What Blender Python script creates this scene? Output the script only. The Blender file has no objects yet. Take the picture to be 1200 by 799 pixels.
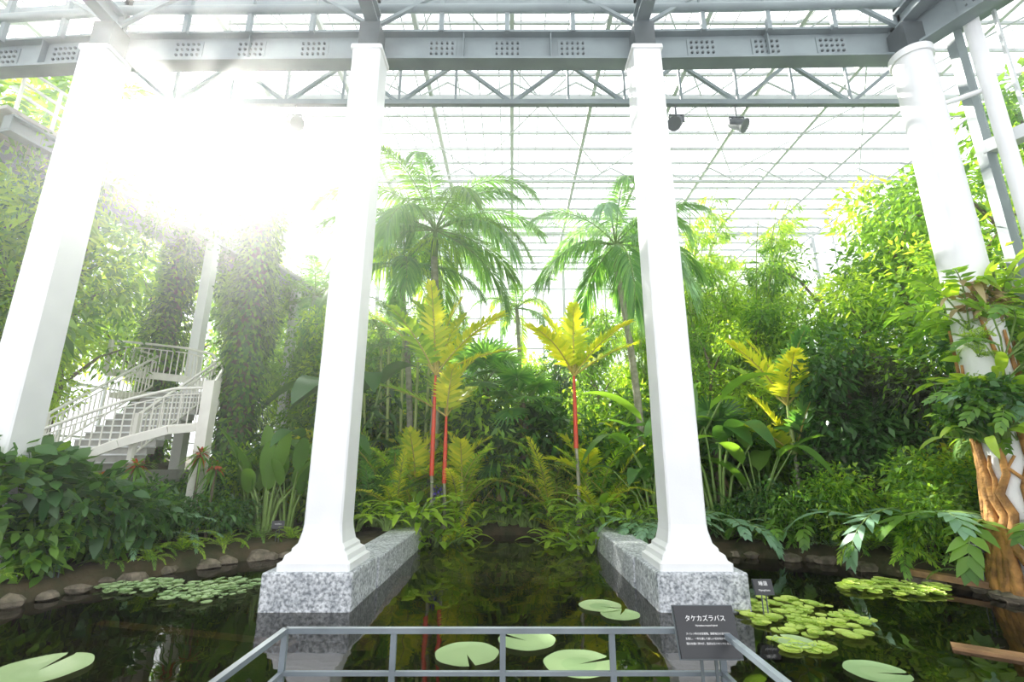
import bpy, math, random
import numpy as np
from mathutils import Vector, Matrix
SC = bpy.context.scene
R = np.random.default_rng(7)
random.seed(7)

# ------------------------------------------------------------------ materials
def newmat(name):
    m = bpy.data.materials.new(name); m.use_nodes = True
    nt = m.node_tree
    for n in list(nt.nodes): nt.nodes.remove(n)
    out = nt.nodes.new('ShaderNodeOutputMaterial')
    return m, nt, out

def pmat(name, c1, c2=None, scale=5.0, rough=0.5, metal=0.0, bump=0.0, bscale=None, detail=6, spec=0.5):
    m, nt, out = newmat(name)
    p = nt.nodes.new('ShaderNodeBsdfPrincipled')
    p.inputs['Roughness'].default_value = rough
    p.inputs['Metallic'].default_value = metal
    p.inputs['Specular IOR Level'].default_value = spec
    nt.links.new(p.outputs[0], out.inputs[0])
    if c2 is None: c2 = tuple(x*0.85 for x in c1)
    tc = nt.nodes.new('ShaderNodeTexCoord')
    no = nt.nodes.new('ShaderNodeTexNoise'); no.inputs['Scale'].default_value = scale; no.inputs['Detail'].default_value = detail
    nt.links.new(tc.outputs['Object'], no.inputs['Vector'])
    cr = nt.nodes.new('ShaderNodeValToRGB')
    cr.color_ramp.elements[0].position = 0.35; cr.color_ramp.elements[1].position = 0.65
    cr.color_ramp.elements[0].color = (*c2, 1); cr.color_ramp.elements[1].color = (*c1, 1)
    nt.links.new(no.outputs[0], cr.inputs[0]); nt.links.new(cr.outputs[0], p.inputs['Base Color'])
    if bump > 0:
        n2 = nt.nodes.new('ShaderNodeTexNoise'); n2.inputs['Scale'].default_value = bscale or scale*3
        nt.links.new(tc.outputs['Object'], n2.inputs['Vector'])
        b = nt.nodes.new('ShaderNodeBump'); b.inputs['Strength'].default_value = bump; b.inputs['Distance'].default_value = 0.05
        nt.links.new(n2.outputs[0], b.inputs['Height']); nt.links.new(b.outputs[0], p.inputs['Normal'])
    return m

def leafmat(name, c1, c2, trans=0.45, rough=0.4, tcol=None):
    m, nt, out = newmat(name)
    g = nt.nodes.new('ShaderNodeNewGeometry')
    cr = nt.nodes.new('ShaderNodeValToRGB')
    cr.color_ramp.elements[0].color = (*c1, 1); cr.color_ramp.elements[1].color = (*c2, 1)
    nt.links.new(g.outputs['Random Per Island'], cr.inputs[0])
    p = nt.nodes.new('ShaderNodeBsdfPrincipled'); p.inputs['Roughness'].default_value = rough
    nt.links.new(cr.outputs[0], p.inputs['Base Color'])
    t = nt.nodes.new('ShaderNodeBsdfTranslucent')
    mx = nt.nodes.new('ShaderNodeMix'); mx.data_type = 'RGBA'; mx.blend_type = 'MULTIPLY'
    mx.inputs[0].default_value = 1.0
    nt.links.new(cr.outputs[0], mx.inputs[6]); mx.inputs[7].default_value = (*(tcol or (2.35, 2.15, .85)), 1)
    nt.links.new(mx.outputs[2], t.inputs[0])
    ms = nt.nodes.new('ShaderNodeMixShader'); ms.inputs[0].default_value = trans
    nt.links.new(p.outputs[0], ms.inputs[1]); nt.links.new(t.outputs[0], ms.inputs[2]); nt.links.new(ms.outputs[0], out.inputs[0])
    return m

M = {}
M['white'] = pmat('white_paint', (0.86,0.865,0.875), (0.80,0.805,0.82), 2.0, 0.5, bump=0.04, bscale=30)
M['cream'] = pmat('cream_paint', (0.84,0.82,0.76), (0.76,0.74,0.68), 3.0, 0.5)
M['steel'] = pmat('grey_steel', (0.25,0.30,0.315), (0.20,0.24,0.255), 1.5, 0.5)
M['steel_dark'] = pmat('dark_steel', (0.10,0.12,0.13), (0.07,0.085,0.09), 2, 0.45)
M['purlin'] = pmat('purlin_paint', (0.46,0.49,0.49), (0.38,0.41,0.41), 1.5, 0.5)
M['frame'] = pmat('window_frame_paint', (0.66,0.69,0.69), (0.58,0.61,0.61), 1.5, 0.5)
M['railing'] = pmat('railing_paint', (0.16,0.19,0.215), (0.12,0.145,0.165), 6, 0.4)
M['black'] = pmat('sign_black', (0.02,0.022,0.025), (0.015,0.016,0.02), 6, 0.4)
M['ink'] = pmat('sign_ink', (0.8,0.8,0.8), (0.75,0.75,0.75), 6, 0.6)
M['soil'] = pmat('soil', (0.09,0.065,0.035), (0.04,0.045,0.018), 3.0, 0.95, bump=0.6, bscale=9)
M['rock'] = pmat('rock', (0.24,0.20,0.15), (0.09,0.08,0.055), 5.0, 0.9, bump=0.7, bscale=14)
M['bark'] = pmat('bark', (0.24,0.19,0.13), (0.12,0.10,0.07), 8.0, 0.9, bump=0.5, bscale=20)
M['palmtrunk'] = pmat('palm_trunk', (0.40,0.38,0.30), (0.24,0.24,0.17), 7.0, 0.8, bump=0.4, bscale=22)
M['root'] = pmat('root_brown', (0.52,0.26,0.075), (0.22,0.11,0.035), 6.0, 0.85, bump=0.6, bscale=16)
M['wood'] = pmat('wet_wood', (0.36,0.20,0.09), (0.18,0.10,0.045), 4.0, 0.6, bump=0.3)
M['deck'] = pmat('deck_boards', (0.30,0.27,0.23), (0.22,0.2,0.17), 4.0, 0.7)
M['red'] = pmat('red_crownshaft', (0.72,0.06,0.02), (0.55,0.07,0.03), 6, 0.4)
M['culm'] = pmat('bamboo_culm', (0.40,0.48,0.15), (0.30,0.38,0.11), 5, 0.4)
M['stem'] = pmat('green_stem', (0.24,0.36,0.10), (0.16,0.26,0.06), 5, 0.5)
M['stempale'] = pmat('yellow_stem', (0.62,0.46,0.12), (0.46,0.42,0.10), 5, 0.5)
M['concrete'] = pmat('concrete', (0.42,0.41,0.38), (0.32,0.31,0.29), 4, 0.85, bump=0.2)
M['poolfloor'] = pmat('pool_stone', (0.40,0.46,0.36), (0.22,0.27,0.19), 2.0, 0.8, bump=0.2)
M['poolrim'] = pmat('pool_rim_stone', (0.30,0.36,0.22), (0.16,0.20,0.11), 5, 0.8, bump=0.2)

def granite():
    m, nt, out = newmat('granite')
    p = nt.nodes.new('ShaderNodeBsdfPrincipled'); p.inputs['Roughness'].default_value = 0.75
    tc = nt.nodes.new('ShaderNodeTexCoord')
    a = nt.nodes.new('ShaderNodeTexNoise'); a.inputs['Scale'].default_value = 24; a.inputs['Detail'].default_value = 5
    b = nt.nodes.new('ShaderNodeTexNoise'); b.inputs['Scale'].default_value = 5; b.inputs['Detail'].default_value = 8
    for n in (a, b): nt.links.new(tc.outputs['Object'], n.inputs['Vector'])
    r1 = nt.nodes.new('ShaderNodeValToRGB'); e = r1.color_ramp.elements
    e[0].position = .34; e[0].color = (.22,.24,.26,1); e[1].position = .62; e[1].color = (.72,.74,.77,1)
    nt.links.new(a.outputs[0], r1.inputs[0])
    r2 = nt.nodes.new('ShaderNodeValToRGB'); e = r2.color_ramp.elements
    e[0].position = .3; e[0].color = (.62,.64,.66,1); e[1].position = .6; e[1].color = (1,1,1,1)
    nt.links.new(b.outputs[0], r2.inputs[0])
    mx = nt.nodes.new('ShaderNodeMix'); mx.data_type = 'RGBA'; mx.blend_type = 'MULTIPLY'; mx.inputs[0].default_value = 1
    nt.links.new(r1.outputs[0], mx.inputs[6]); nt.links.new(r2.outputs[0], mx.inputs[7])
    nt.links.new(mx.outputs[2], p.inputs['Base Color'])
    bp = nt.nodes.new('ShaderNodeBump'); bp.inputs['Strength'].default_value = .7; bp.inputs['Distance'].default_value = .03
    nt.links.new(a.outputs[0], bp.inputs['Height']); nt.links.new(bp.outputs[0], p.inputs['Normal'])
    nt.links.new(p.outputs[0], out.inputs[0]); return m
M['granite'] = granite()

def glass():
    m, nt, out = newmat('greenhouse_glass')
    t = nt.nodes.new('ShaderNodeBsdfTransparent'); t.inputs[0].default_value = (.97,.985,.98,1)
    g = nt.nodes.new('ShaderNodeBsdfGlossy'); g.inputs['Roughness'].default_value = .05
    ms = nt.nodes.new('ShaderNodeMixShader'); ms.inputs[0].default_value = .06
    nt.links.new(t.outputs[0], ms.inputs[1]); nt.links.new(g.outputs[0], ms.inputs[2]); nt.links.new(ms.outputs[0], out.inputs[0])
    return m
M['glass'] = glass()

def water():
    m, nt, out = newmat('pond_water')
    t = nt.nodes.new('ShaderNodeBsdfTransparent'); t.inputs[0].default_value = (.50,.46,.32,1)
    g = nt.nodes.new('ShaderNodeBsdfGlossy'); g.inputs['Roughness'].default_value = .012
    tc = nt.nodes.new('ShaderNodeTexCoord')
    n = nt.nodes.new('ShaderNodeTexNoise'); n.inputs['Scale'].default_value = 1.4; n.inputs['Detail'].default_value = 1.5
    nt.links.new(tc.outputs['Object'], n.inputs['Vector'])
    b = nt.nodes.new('ShaderNodeBump'); b.inputs['Strength'].default_value = .13; b.inputs['Distance'].default_value = .05
    nt.links.new(n.outputs[0], b.inputs['Height']); nt.links.new(b.outputs[0], g.inputs['Normal'])
    f = nt.nodes.new('ShaderNodeFresnel'); f.inputs[0].default_value = 1.85
    nt.links.new(b.outputs[0], f.inputs['Normal'])
    ms = nt.nodes.new('ShaderNodeMixShader')
    nt.links.new(f.outputs[0], ms.inputs[0]); nt.links.new(t.outputs[0], ms.inputs[1]); nt.links.new(g.outputs[0], ms.inputs[2])
    nt.links.new(ms.outputs[0], out.inputs[0]); return m
M['water'] = water()
def haze():
    m, nt, out = newmat('sun_glow_haze')
    v = nt.nodes.new('ShaderNodeVolumeScatter'); v.inputs['Color'].default_value=(1,1,1,1)
    v.inputs['Density'].default_value=.0046; v.inputs['Anisotropy'].default_value=.82  # forward scattering added to imitate the bloom around the sun
    nt.links.new(v.outputs[0], out.inputs['Volume']); return m
M['haze'] = haze()

M['lf_mid'] = leafmat('leaf_mid', (.07,.18,.03), (.20,.37,.06))
M['lf_bright'] = leafmat('leaf_bright', (.18,.34,.04), (.42,.57,.08), .5)
M['lf_dark'] = leafmat('leaf_dark', (.03,.10,.028), (.09,.21,.05), .3, .3)
M['lf_yellow'] = leafmat('leaf_yellow', (.36,.46,.05), (.64,.63,.08), .5)
M['lf_blue'] = leafmat('leaf_bluegreen', (.18,.34,.22), (.30,.48,.34), .35)
M['lf_palm'] = leafmat('leaf_palm', (.08,.23,.06), (.20,.39,.11), .4, .32)
M['lf_purple'] = leafmat('leaf_purple', (.04,.06,.035), (.08,.10,.055), .25)
M['pad'] = leafmat('lily_pad', (.28,.42,.19), (.40,.52,.26), .1, .45, (1.5,1.5,1))
M['pad_y'] = leafmat('lily_pad_yellow', (.32,.48,.08), (.52,.64,.14), .2, .5, (1.5,1.5,1))
M['fl_red'] = leafmat('bract_red', (.45,.07,.04), (.65,.18,.06), .3, .5, (1.6,1.2,1))
M['fl_purple'] = leafmat('bract_violet', (.12,.08,.40), (.2,.15,.6), .3, .5, (1.5,1.5,1.5))
M['dry'] = leafmat('leaf_dry', (.32,.24,.13), (.45,.36,.2), .3, .7, (1.5,1.3,1))

# ------------------------------------------------------------------ mesh builder
class MB:
    def __init__(s): s.v=[]; s.f=[]; s.m=[]; s.n=0; s.mats=[]; s.sm=[]
    def mi(s, k):
        if k not in s.mats: s.mats.append(k)
        return s.mats.index(k)
    def add(s, v, f, mat, smooth=True):
        v = np.asarray(v, float).reshape(-1,3); f = np.asarray(f, int)
        s.v.append(v); s.f.append(f+s.n); s.m.append(np.full(len(f), s.mi(mat))); s.sm.append(np.full(len(f), smooth)); s.n += len(v)
    def mesh(s, name):
        me = bpy.data.meshes.new(name)
        V = np.concatenate(s.v); me.vertices.add(len(V)); me.vertices.foreach_set('co', V.ravel())
        lv = np.concatenate([f.ravel() for f in s.f]); tot = np.concatenate([np.full(len(f), f.shape[1]) for f in s.f])
        me.loops.add(len(lv)); me.loops.foreach_set('vertex_index', lv)
        me.polygons.add(len(tot)); st = np.concatenate([[0], np.cumsum(tot)[:-1]])
        me.polygons.foreach_set('loop_start', st); me.polygons.foreach_set('loop_total', tot)
        me.polygons.foreach_set('material_index', np.concatenate(s.m))
        me.polygons.foreach_set('use_smooth', np.concatenate(s.sm))
        for k in s.mats: me.materials.append(M[k])
        me.update(calc_edges=True); me.validate(); return me
    def obj(s, name, loc=(0,0,0), parent=None):
        o = bpy.data.objects.new(name, s.mesh(name)); o.location = loc
        SC.collection.objects.link(o)
        if parent: o.parent = parent
        return o

def inst(name, me, loc, sc=1.0, rz=0.0, tilt=(0,0)):
    o = bpy.data.objects.new(name, me); o.location = loc
    o.scale = (sc,)*3 if not hasattr(sc,'__len__') else sc
    o.rotation_euler = (tilt[0], tilt[1], rz); SC.collection.objects.link(o); return o

def nz(a): return a/np.maximum(np.linalg.norm(a, axis=-1, keepdims=True), 1e-9)

def tube(mb, pts, rad, mat, n=8, cap=True):
    P = np.asarray(pts, float); k = len(P); r = np.broadcast_to(np.asarray(rad, float), (k,))
    T = nz(np.gradient(P, axis=0))
    ref = np.array([0,0,1.]) if abs(T[0][2])<.9 else np.array([1.,0,0])
    a = np.linspace(0, 2*np.pi, n, endpoint=False); V=[]
    u = nz(np.cross(T[0], ref))
    for i in range(k):
        u = nz(u - T[i]*np.dot(u, T[i])); w = np.cross(T[i], u)
        V.append(P[i] + r[i]*(np.cos(a)[:,None]*u + np.sin(a)[:,None]*w))
    V = np.concatenate(V); F=[]
    for i in range(k-1):
        for j in range(n):
            F.append((i*n+j, i*n+(j+1)%n, (i+1)*n+(j+1)%n, (i+1)*n+j))
    mb.add(V, F, mat)
    if cap:
        c = np.concatenate([V[-n:], [P[-1]]]); mb.add(c, [(i,(i+1)%n,n) for i in range(n)], mat)
        c = np.concatenate([V[:n], [P[0]]]); mb.add(c, [((i+1)%n,i,n) for i in range(n)], mat)

BF = [(0,3,2,1),(4,5,6,7),(0,1,5,4),(1,2,6,5),(2,3,7,6),(3,0,4,7)]
def box(mb, x0,x1,y0,y1,z0,z1, mat):
    mb.add([(x0,y0,z0),(x1,y0,z0),(x1,y1,z0),(x0,y1,z0),(x0,y0,z1),(x1,y0,z1),(x1,y1,z1),(x0,y1,z1)], BF, mat, False)
def beam(mb, p0, p1, w, h, mat, up=(0,0,1)):
    p0=np.array(p0,float); p1=np.array(p1,float); t=nz(p1-p0); up=np.array(up,float)
    if abs(np.dot(t,up))>.98: up=np.array([0,1.,0])
    s=nz(np.cross(t,up))*w/2; u=nz(np.cross(s,t))*h/2
    mb.add([p0-s-u,p0+s-u,p1+s-u,p1-s-u,p0-s+u,p0+s+u,p1+s+u,p1-s+u], BF, mat, False)
def ibeam(mb, p0, p1, w, h, mat, t=.05):
    p0=np.array(p0,float); p1=np.array(p1,float); z=np.array([0,0,h/2-t/2])
    beam(mb,p0,p1,t*.6,h-2*t,mat); beam(mb,p0+z,p1+z,w,t,mat); beam(mb,p0-z,p1-z,w,t,mat)
    L=np.linalg.norm(p1-p0); nn=max(1,int(L/1.8))
    for i in range(nn+1):
        c=p0+(p1-p0)*i/nn; d=nz(p1-p0)
        beam(mb,c-d*.01,c+d*.01,w*.85,h-2*t,mat)
def loft(mb, cx, cy, secs, mat, ch=.025):
    V=[]
    for z,hw in secs:
        c=ch
        for x,y in [(-hw+c,-hw),(hw-c,-hw),(hw,-hw+c),(hw,hw-c),(hw-c,hw),(-hw+c,hw),(-hw,hw-c),(-hw,-hw+c)]: V.append((cx+x,cy+y,z))
    F=[]
    for i in range(len(secs)-1):
        for j in range(8): F.append((i*8+j,i*8+(j+1)%8,(i+1)*8+(j+1)%8,(i+1)*8+j))
    mb.add(V,F,mat,False)
    k=(len(secs)-1)*8
    mb.add(V[k:k+8],[tuple(range(8))],mat,False); mb.add(V[:8],[tuple(range(7,-1,-1))],mat,False)

PROF = {'lance': lambda t: np.sin(np.pi*t**.65)**.8*(1-t*.25)+.02,
        'broad': lambda t: np.sin(np.pi*np.clip(t,0,1)**.75)**.6+.01,
        'strap': lambda t: np.minimum(1,np.minimum(t*6+.4,(1-t)*3+.03))}
def leaves(mb, base, d, n, L, W, droop, mat, k=2, prof='lance', fold=0.0, dvec=(0,0,-1)):
    base=np.asarray(base,float).reshape(-1,3); N=len(base)
    d=nz(np.broadcast_to(d,(N,3))); s=nz(np.cross(d,np.broadcast_to(n,(N,3)))); n=np.cross(s,d)
    L=np.broadcast_to(L,(N,)); W=np.broadcast_to(W,(N,)); dr=np.broadcast_to(droop,(N,))
    t=np.linspace(0,1,k+1); w=PROF[prof](t)
    C=base[:,None]+d[:,None]*(L[:,None]*t)[...,None]+np.array(dvec,float)*((dr*L)[:,None]*t**2)[...,None]
    S=s[:,None]*(W[:,None]*w*.5)[...,None]; Nn=n[:,None]*(W[:,None]*w*fold)[...,None]
    if fold:
        V=np.stack([C-S+Nn,C,C+S+Nn],2); q=3
    else:
        V=np.stack([C-S,C+S],2); q=2
    i=(np.arange(N)*(k+1)*q)[:,None,None]+(np.arange(k)*q)[None,:,None]+np.arange(q-1)[None,None,:]
    i=i.ravel(); F=np.stack([i,i+1,i+q+1,i+q],1)
    mb.add(V.reshape(-1,3),F,mat)

def frond(mb, base, az, elev, L, curve, nl, ll, lw, leaf, stem, rs=.02, s0=.15, ldroop=.35, vee=.35, k=3, jit=.08, bulge=.55, sr=None):
    m=14; s=np.linspace(0,1,m); e=elev-curve*s**1.3
    st=L/(m-1); h=np.array([math.cos(az),math.sin(az),0])
    D=np.cos(e)[:,None]*h+np.sin(e)[:,None]*np.array([0,0,1.])
    P=np.zeros((m,3)); P[0]=base
    for i in range(1,m): P[i]=P[i-1]+(D[i-1]+D[i])/2*st
    tube(mb,P,rs*(1-.8*s),stem,5,False)
    q=np.linspace(s0,.99,nl)+R.uniform(-.5,.5,nl)/nl*.5; q=np.clip(q,0,1)
    B=np.stack([np.interp(q,s,P[:,j]) for j in range(3)],1); T=nz(np.stack([np.interp(q,s,D[:,j]) for j in range(3)],1))
    side=np.array([-math.sin(az),math.cos(az),0])
    u=(q-s0)/(1-s0); lp=ll*(.35+.65*np.sin(np.pi*np.clip(u*.85+.12,0,1))**bulge)*(1-.25*u)
    A=np.radians(25+45*u)
    up=np.cross(side,T); up=np.where(up[:,2:3]<0,-up,up)
    for sg in (-1,1):
        dd=side*sg*np.cos(A)[:,None]+T*np.sin(A)[:,None]+up*vee+R.normal(0,jit,(nl,3))
        leaves(mb,B,dd,up+R.normal(0,.1,(nl,3)),lp*R.uniform(.88,1.1,nl),lw,ldroop*R.uniform(.6,1.4,nl),leaf,k)
    return P

def fan(mb, c, d, up, r, n, mat, w=.06, droop=.15):
    d=nz(np.array(d,float)); up=np.array(up,float); s=nz(np.cross(d,up)); 
    a=np.linspace(-2.3,2.3,n); dd=np.cos(a)[:,None]*d+np.sin(a)[:,None]*s
    leaves(mb,np.repeat([c],n,0),dd,nz(np.cross(s,d)),r*(.8+.2*np.cos(a)),w,droop,mat,3,'strap')

# ------------------------------------------------------------------ plant meshes
def cloud(mb, c, rad, n, size, mat, asp=.42, k=2, droop=.25, prof='lance', fill=.45):
    u=nz(R.normal(size=(n,3))); r=R.uniform(0,1,n)**fill
    p=np.array(c)+u*r[:,None]*np.array(rad)
    d=nz(u*.7+R.normal(0,.55,(n,3))+np.array([0,0,-.15])); nn=nz(R.normal(0,.5,(n,3))+np.array([0,0,1.]))
    L=size*R.uniform(.6,1.3,n); leaves(mb,p,d,nn,L,L*asp,droop,mat,k,prof)

def tree_mesh(name,h,spread,n,size,mats,blobs=9,bark='bark',low=.35,asp=.42):
    mb=MB(); k=8; z=np.linspace(0,h*.8,k); off=np.cumsum(R.normal(0,.06*h/8,(k,2)),0); off[0]=0
    tr=np.c_[off,z]; tube(mb,tr,np.linspace(.02*h,.008*h,k),bark,8)
    for b in range(blobs):
        zz=R.uniform(low,.95)*h; a=R.uniform(0,6.28); rr=spread*R.uniform(.2,.75)*(1-.35*abs(zz/h-.6))
        e=np.array([math.cos(a)*rr,math.sin(a)*rr,zz]); zb=min(max(zz-h*.18,h*.1),h*.78)
        s=np.array([np.interp(zb,z,tr[:,0]),np.interp(zb,z,tr[:,1]),zb])
        mid=(s+e)/2+np.array([0,0,.03*h]); tube(mb,[s,mid,e],[.007*h,.005*h,.002*h],bark,5,False)
        cloud(mb,e,np.array([spread*.5,spread*.5,h*.12])*R.uniform(.75,1.2),n//blobs,size,mats[b%len(mats)],asp)
    return mb.mesh(name)
def shrub_mesh(name,w,h,n,size,mats,asp=.42,prof='lance',k=2):
    mb=MB()
    for b in range(7):
        a=R.uniform(0,6.28); r=R.uniform(0,.55)*w; zz=R.uniform(.3,.8)*h
        e=np.array([math.cos(a)*r,math.sin(a)*r,zz]); tube(mb,[(0,0,-.1),e*.5+np.array([0,0,.05]),e],[.03,.02,.01],'bark',5,False)
        cloud(mb,e,(w*.5,w*.5,h*.32),n//7,size,mats[b%len(mats)],asp,k,prof=prof)
    return mb.mesh(name)
def fern_mesh(name,n,L,mat,stem='stem',ll=.16,lw=.03,nl=26,el=(.5,1.2),cv=(1.1,1.8)):
    mb=MB()
    for i in range(n):
        frond(mb,(R.normal(0,.04),R.normal(0,.04),0),i*6.283/n*1.618*3+R.uniform(-.3,.3),R.uniform(*el),L*R.uniform(.7,1.1),R.uniform(*cv),nl,ll,lw,mat,stem,.008,.12,.2,.1,2)
    return mb.mesh(name)
def clump_palm(name,n,L,mats,stem='stempale',ll=.42,lw=.045,nl=38,spread=.35,el=(.75,1.45),cv=(.7,1.5)):
    mb=MB()
    for i in range(n):
        a=R.uniform(0,6.28); r=spread*R.uniform(0,1)**.5; b=np.array([r*math.cos(a),r*math.sin(a),0])
        hb=R.uniform(.1,.45)*L*.5; tube(mb,[b,b+np.array([0,0,hb])],.025,stem,5,False)
        frond(mb,b+np.array([0,0,hb]),a+R.uniform(-.7,.7),R.uniform(*el),L*R.uniform(.7,1.1),R.uniform(*cv),nl,ll,lw,mats[i%len(mats)],stem,.016,.2,.3,.3,3)
    return mb.mesh(name)
def palm(mb,crown,base,n,L,mats,stem,tr,ll,lw,nl,curve=(1.2,2.2),elr=(-.1,1.35),shaft=None,shr=.1,trunk='palmtrunk',ldroop=.6,shaftlen=1.0):
    crown=np.array(crown,float); base=np.array(base,float); k=12; s=np.linspace(0,1,k)
    P=base+(crown-base)*s[:,None]; P[:,0]+=np.sin(s*np.pi)*.15*np.linalg.norm(crown-base)*.12
    rr=tr*(1.25-.35*s); rr[0]*=1.4
    tube(mb,P,rr,trunk,10)
    nr=int(np.linalg.norm(crown-base)/.22)
    for i in range(1,nr):
        t=i/nr; c=[np.interp(t,s,P[:,j]) for j in range(3)]; r=np.interp(t,s,rr)*1.07
        tube(mb,[(c[0],c[1],c[2]-.012),(c[0],c[1],c[2]+.012)],r,trunk,8,False)
    if shaft:
        tube(mb,[crown-np.array([0,0,.05]),crown+np.array([0,0,shaftlen*.5]),crown+np.array([0,0,shaftlen])],[shr*1.15,shr,shr*.45],shaft,9)
        crown=crown+np.array([0,0,shaftlen*.9])
    for i in range(n):
        t=i/max(1,n-1); el=elr[1]+(elr[0]-elr[1])*t
        frond(mb,crown,i*2.4+R.uniform(-.2,.2),el+R.uniform(-.1,.1),L*R.uniform(.85,1.1),R.uniform(*curve)*(0.6+.5*(1-t)),nl,ll,lw,mats[i%len(mats)],stem,.03,.16,ldroop,.3,4)

def banana_mesh(name,n,H,LL,LW,mat,arc=.7,elr=(1.1,1.5),lean=.5):
    mb=MB()
    for i in range(n):
        a=i*2.4+R.uniform(-.3,.3); e=R.uniform(*elr); h=H*R.uniform(.5,1)
        hd=np.array([math.cos(a),math.sin(a),0]); b=hd*.08
        p1=b+np.array([0,0,h*.6])+hd*h*.6/math.tan(e)*.6; p2=b+np.array([0,0,h])+hd*h/math.tan(e)*1.1
        tube(mb,[b,p1,p2],[.035,.025,.014],'stem',6,False)
        d=nz(hd*math.cos(e-lean)+np.array([0,0,math.sin(e-lean)])); L=LL*R.uniform(.75,1.15)
        leaves(mb,[p2],[d],[np.array([0,0,1.])-d*d[2]+hd*-.2],L,LW*R.uniform(.8,1.15),arc*R.uniform(.5,1.3),mat,9,'broad',.16)
    return mb.mesh(name)

def lobed_mesh(name,n,L,mat,H=.7,ll=.3,lw=.1,nl=9):
    mb=MB()
    for i in range(n):
        a=i*2.4+R.uniform(-.4,.4); e=R.uniform(.6,1.35); h=H*R.uniform(.5,1.1); hd=np.array([math.cos(a),math.sin(a),0])
        p=hd*h*math.cos(e)+np.array([0,0,h*math.sin(e)]); tube(mb,[(0,0,0),p*.5+np.array([0,0,.05]),p],.014,'stem',5,False)
        frond(mb,p,a,R.uniform(.1,.6),L*R.uniform(.8,1.15),R.uniform(.8,1.5),nl,ll,lw,mat,'stem',.012,.03,.15,.05,3,.04,.4)
    return mb.mesh(name)

def bamboo_mesh(name,n,H,mat):
    mb=MB()
    for i in range(n):
        a=R.uniform(0,6.28); b=np.array([math.cos(a),math.sin(a),0])*R.uniform(0,.5); h=H*R.uniform(.7,1.05); k=12; s=np.linspace(0,1,k)
        dirv=nz(np.array([b[0],b[1],0])+R.normal(0,.2,3)*[1,1,0]); P=b+np.array([0,0,1.])*(h*s)[:,None]+dirv*(1.6*s**2.6)[:,None]; P[:,2]-=.8*s**4
        tube(mb,P,.035*(1-.75*s)+.004,'culm',6,False)
        for j in range(30):
            t=R.uniform(.3,1); p=np.array([np.interp(t,s,P[:,q]) for q in range(3)])
            u=nz(R.normal(size=3)*[1,1,.3]); q=p+u*R.uniform(.3,.9)
            tube(mb,[p,(p+q)/2+[0,0,.05],q],.006,'culm',3,False)
            m=24; tt=R.uniform(.2,1,m); bb=p+(q-p)*tt[:,None]+R.normal(0,.06,(m,3))
            leaves(mb,bb,nz(u+R.normal(0,.6,(m,3))+[0,0,-.3]),nz(R.normal(0,.3,(m,3))+[0,0,1]),R.uniform(.2,.38,m),.05,.3,mat if j%3 else 'lf_mid',2)
    return mb.mesh(name)

# ------------------------------------------------------------------ terrain
MAIN=np.array([(-9.5,-5),(-8.2,3),(-7.35,7.0),(-6.7,9),(-5.4,11.0),(-3.4,11.4),(3.0,11.4),(5.2,11.1),(6.4,10.6),(7.1,9.0),(7.6,7.4),(9.5,5.5),(11.5,-5)],float)
an=np.linspace(0,np.pi,14)
POOL=np.array([(-2.3,9.0),(2.1,9.0)]+[(-.1+2.2*math.cos(a),12.2+2.2*math.sin(a)) for a in an],float)
def sdf(poly,x,y):
    ins=np.zeros(x.shape,bool); dm=np.full(x.shape,1e9)
    for i in range(len(poly)):
        x0,y0=poly[i]; x1,y1=poly[(i+1)%len(poly)]
        c=((y0>y)!=(y1>y))&(x<(x1-x0)*(y-y0)/((y1-y0) if y1!=y0 else 1e-9)+x0); ins^=c
        vx,vy=x1-x0,y1-y0; t=np.clip(((x-x0)*vx+(y-y0)*vy)/(vx*vx+vy*vy),0,1)
        dm=np.minimum(dm,np.hypot(x-x0-t*vx,y-y0-t*vy))
    return np.where(ins,-dm,dm)
def TH(x,y):
    x=np.asarray(x,float); y=np.asarray(y,float)
    s=np.minimum(sdf(MAIN,x,y),sdf(POOL,x,y)); u=np.clip((s+.25)/.4,0,1); u=u*u*(3-2*u)
    h=-.5+u*.75+np.clip(s*.13,0,1.0)+np.clip((-x-7.6)*.35,0,.9)*np.clip((y-8.6)*.5,0,1)
    return h+.05*np.sin(x*2.1+1)*np.sin(y*1.7)*u
def th(x,y): return float(TH(np.array([x]),np.array([y]))[0])
mb=MB(); gx=np.linspace(-17,17,190); gy=np.linspace(-5,29,190); X,Y=np.meshgrid(gx,gy); Z=TH(X,Y)+R.normal(0,.012,X.shape)
i=(np.arange(189)[:,None]*190+np.arange(189)).ravel(); mb.add(np.stack([X,Y,Z],2).reshape(-1,3),np.stack([i,i+1,i+191,i+190],1),'soil')
mb.obj('ground')
mb=MB(); mb.add([(-12,-5,0),(13,-5,0),(13,15,0),(-12,15,0)],[(0,1,2,3)],'water',False); mb.obj('pond_water')
# submerged round basin in the central pool
mb=MB(); n=64; a=np.linspace(0,2*np.pi,n,endpoint=False); V=[]; cy=11.3
for r,z in ((1.8,-.5),(1.8,-.06),(1.85,-.03),(1.97,-.03),(2.02,-.06),(2.02,-.5)): V+=list(np.c_[-.1+r*np.cos(a),cy+r*1.15*np.sin(a),np.full(n,z)])
mb.add(V,[(j*n+i,j*n+(i+1)%n,(j+1)*n+(i+1)%n,(j+1)*n+i) for j in range(5) for i in range(n)],'poolrim',False)
V=list(np.c_[-.1+1.81*np.cos(a),cy+2.08*np.sin(a),np.full(n,-.13)])+[(-.1,cy,-.15)]
mb.add(V,[(i,(i+1)%n,n) for i in range(n)],'poolfloor'); mb.obj('round_basin')

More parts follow.
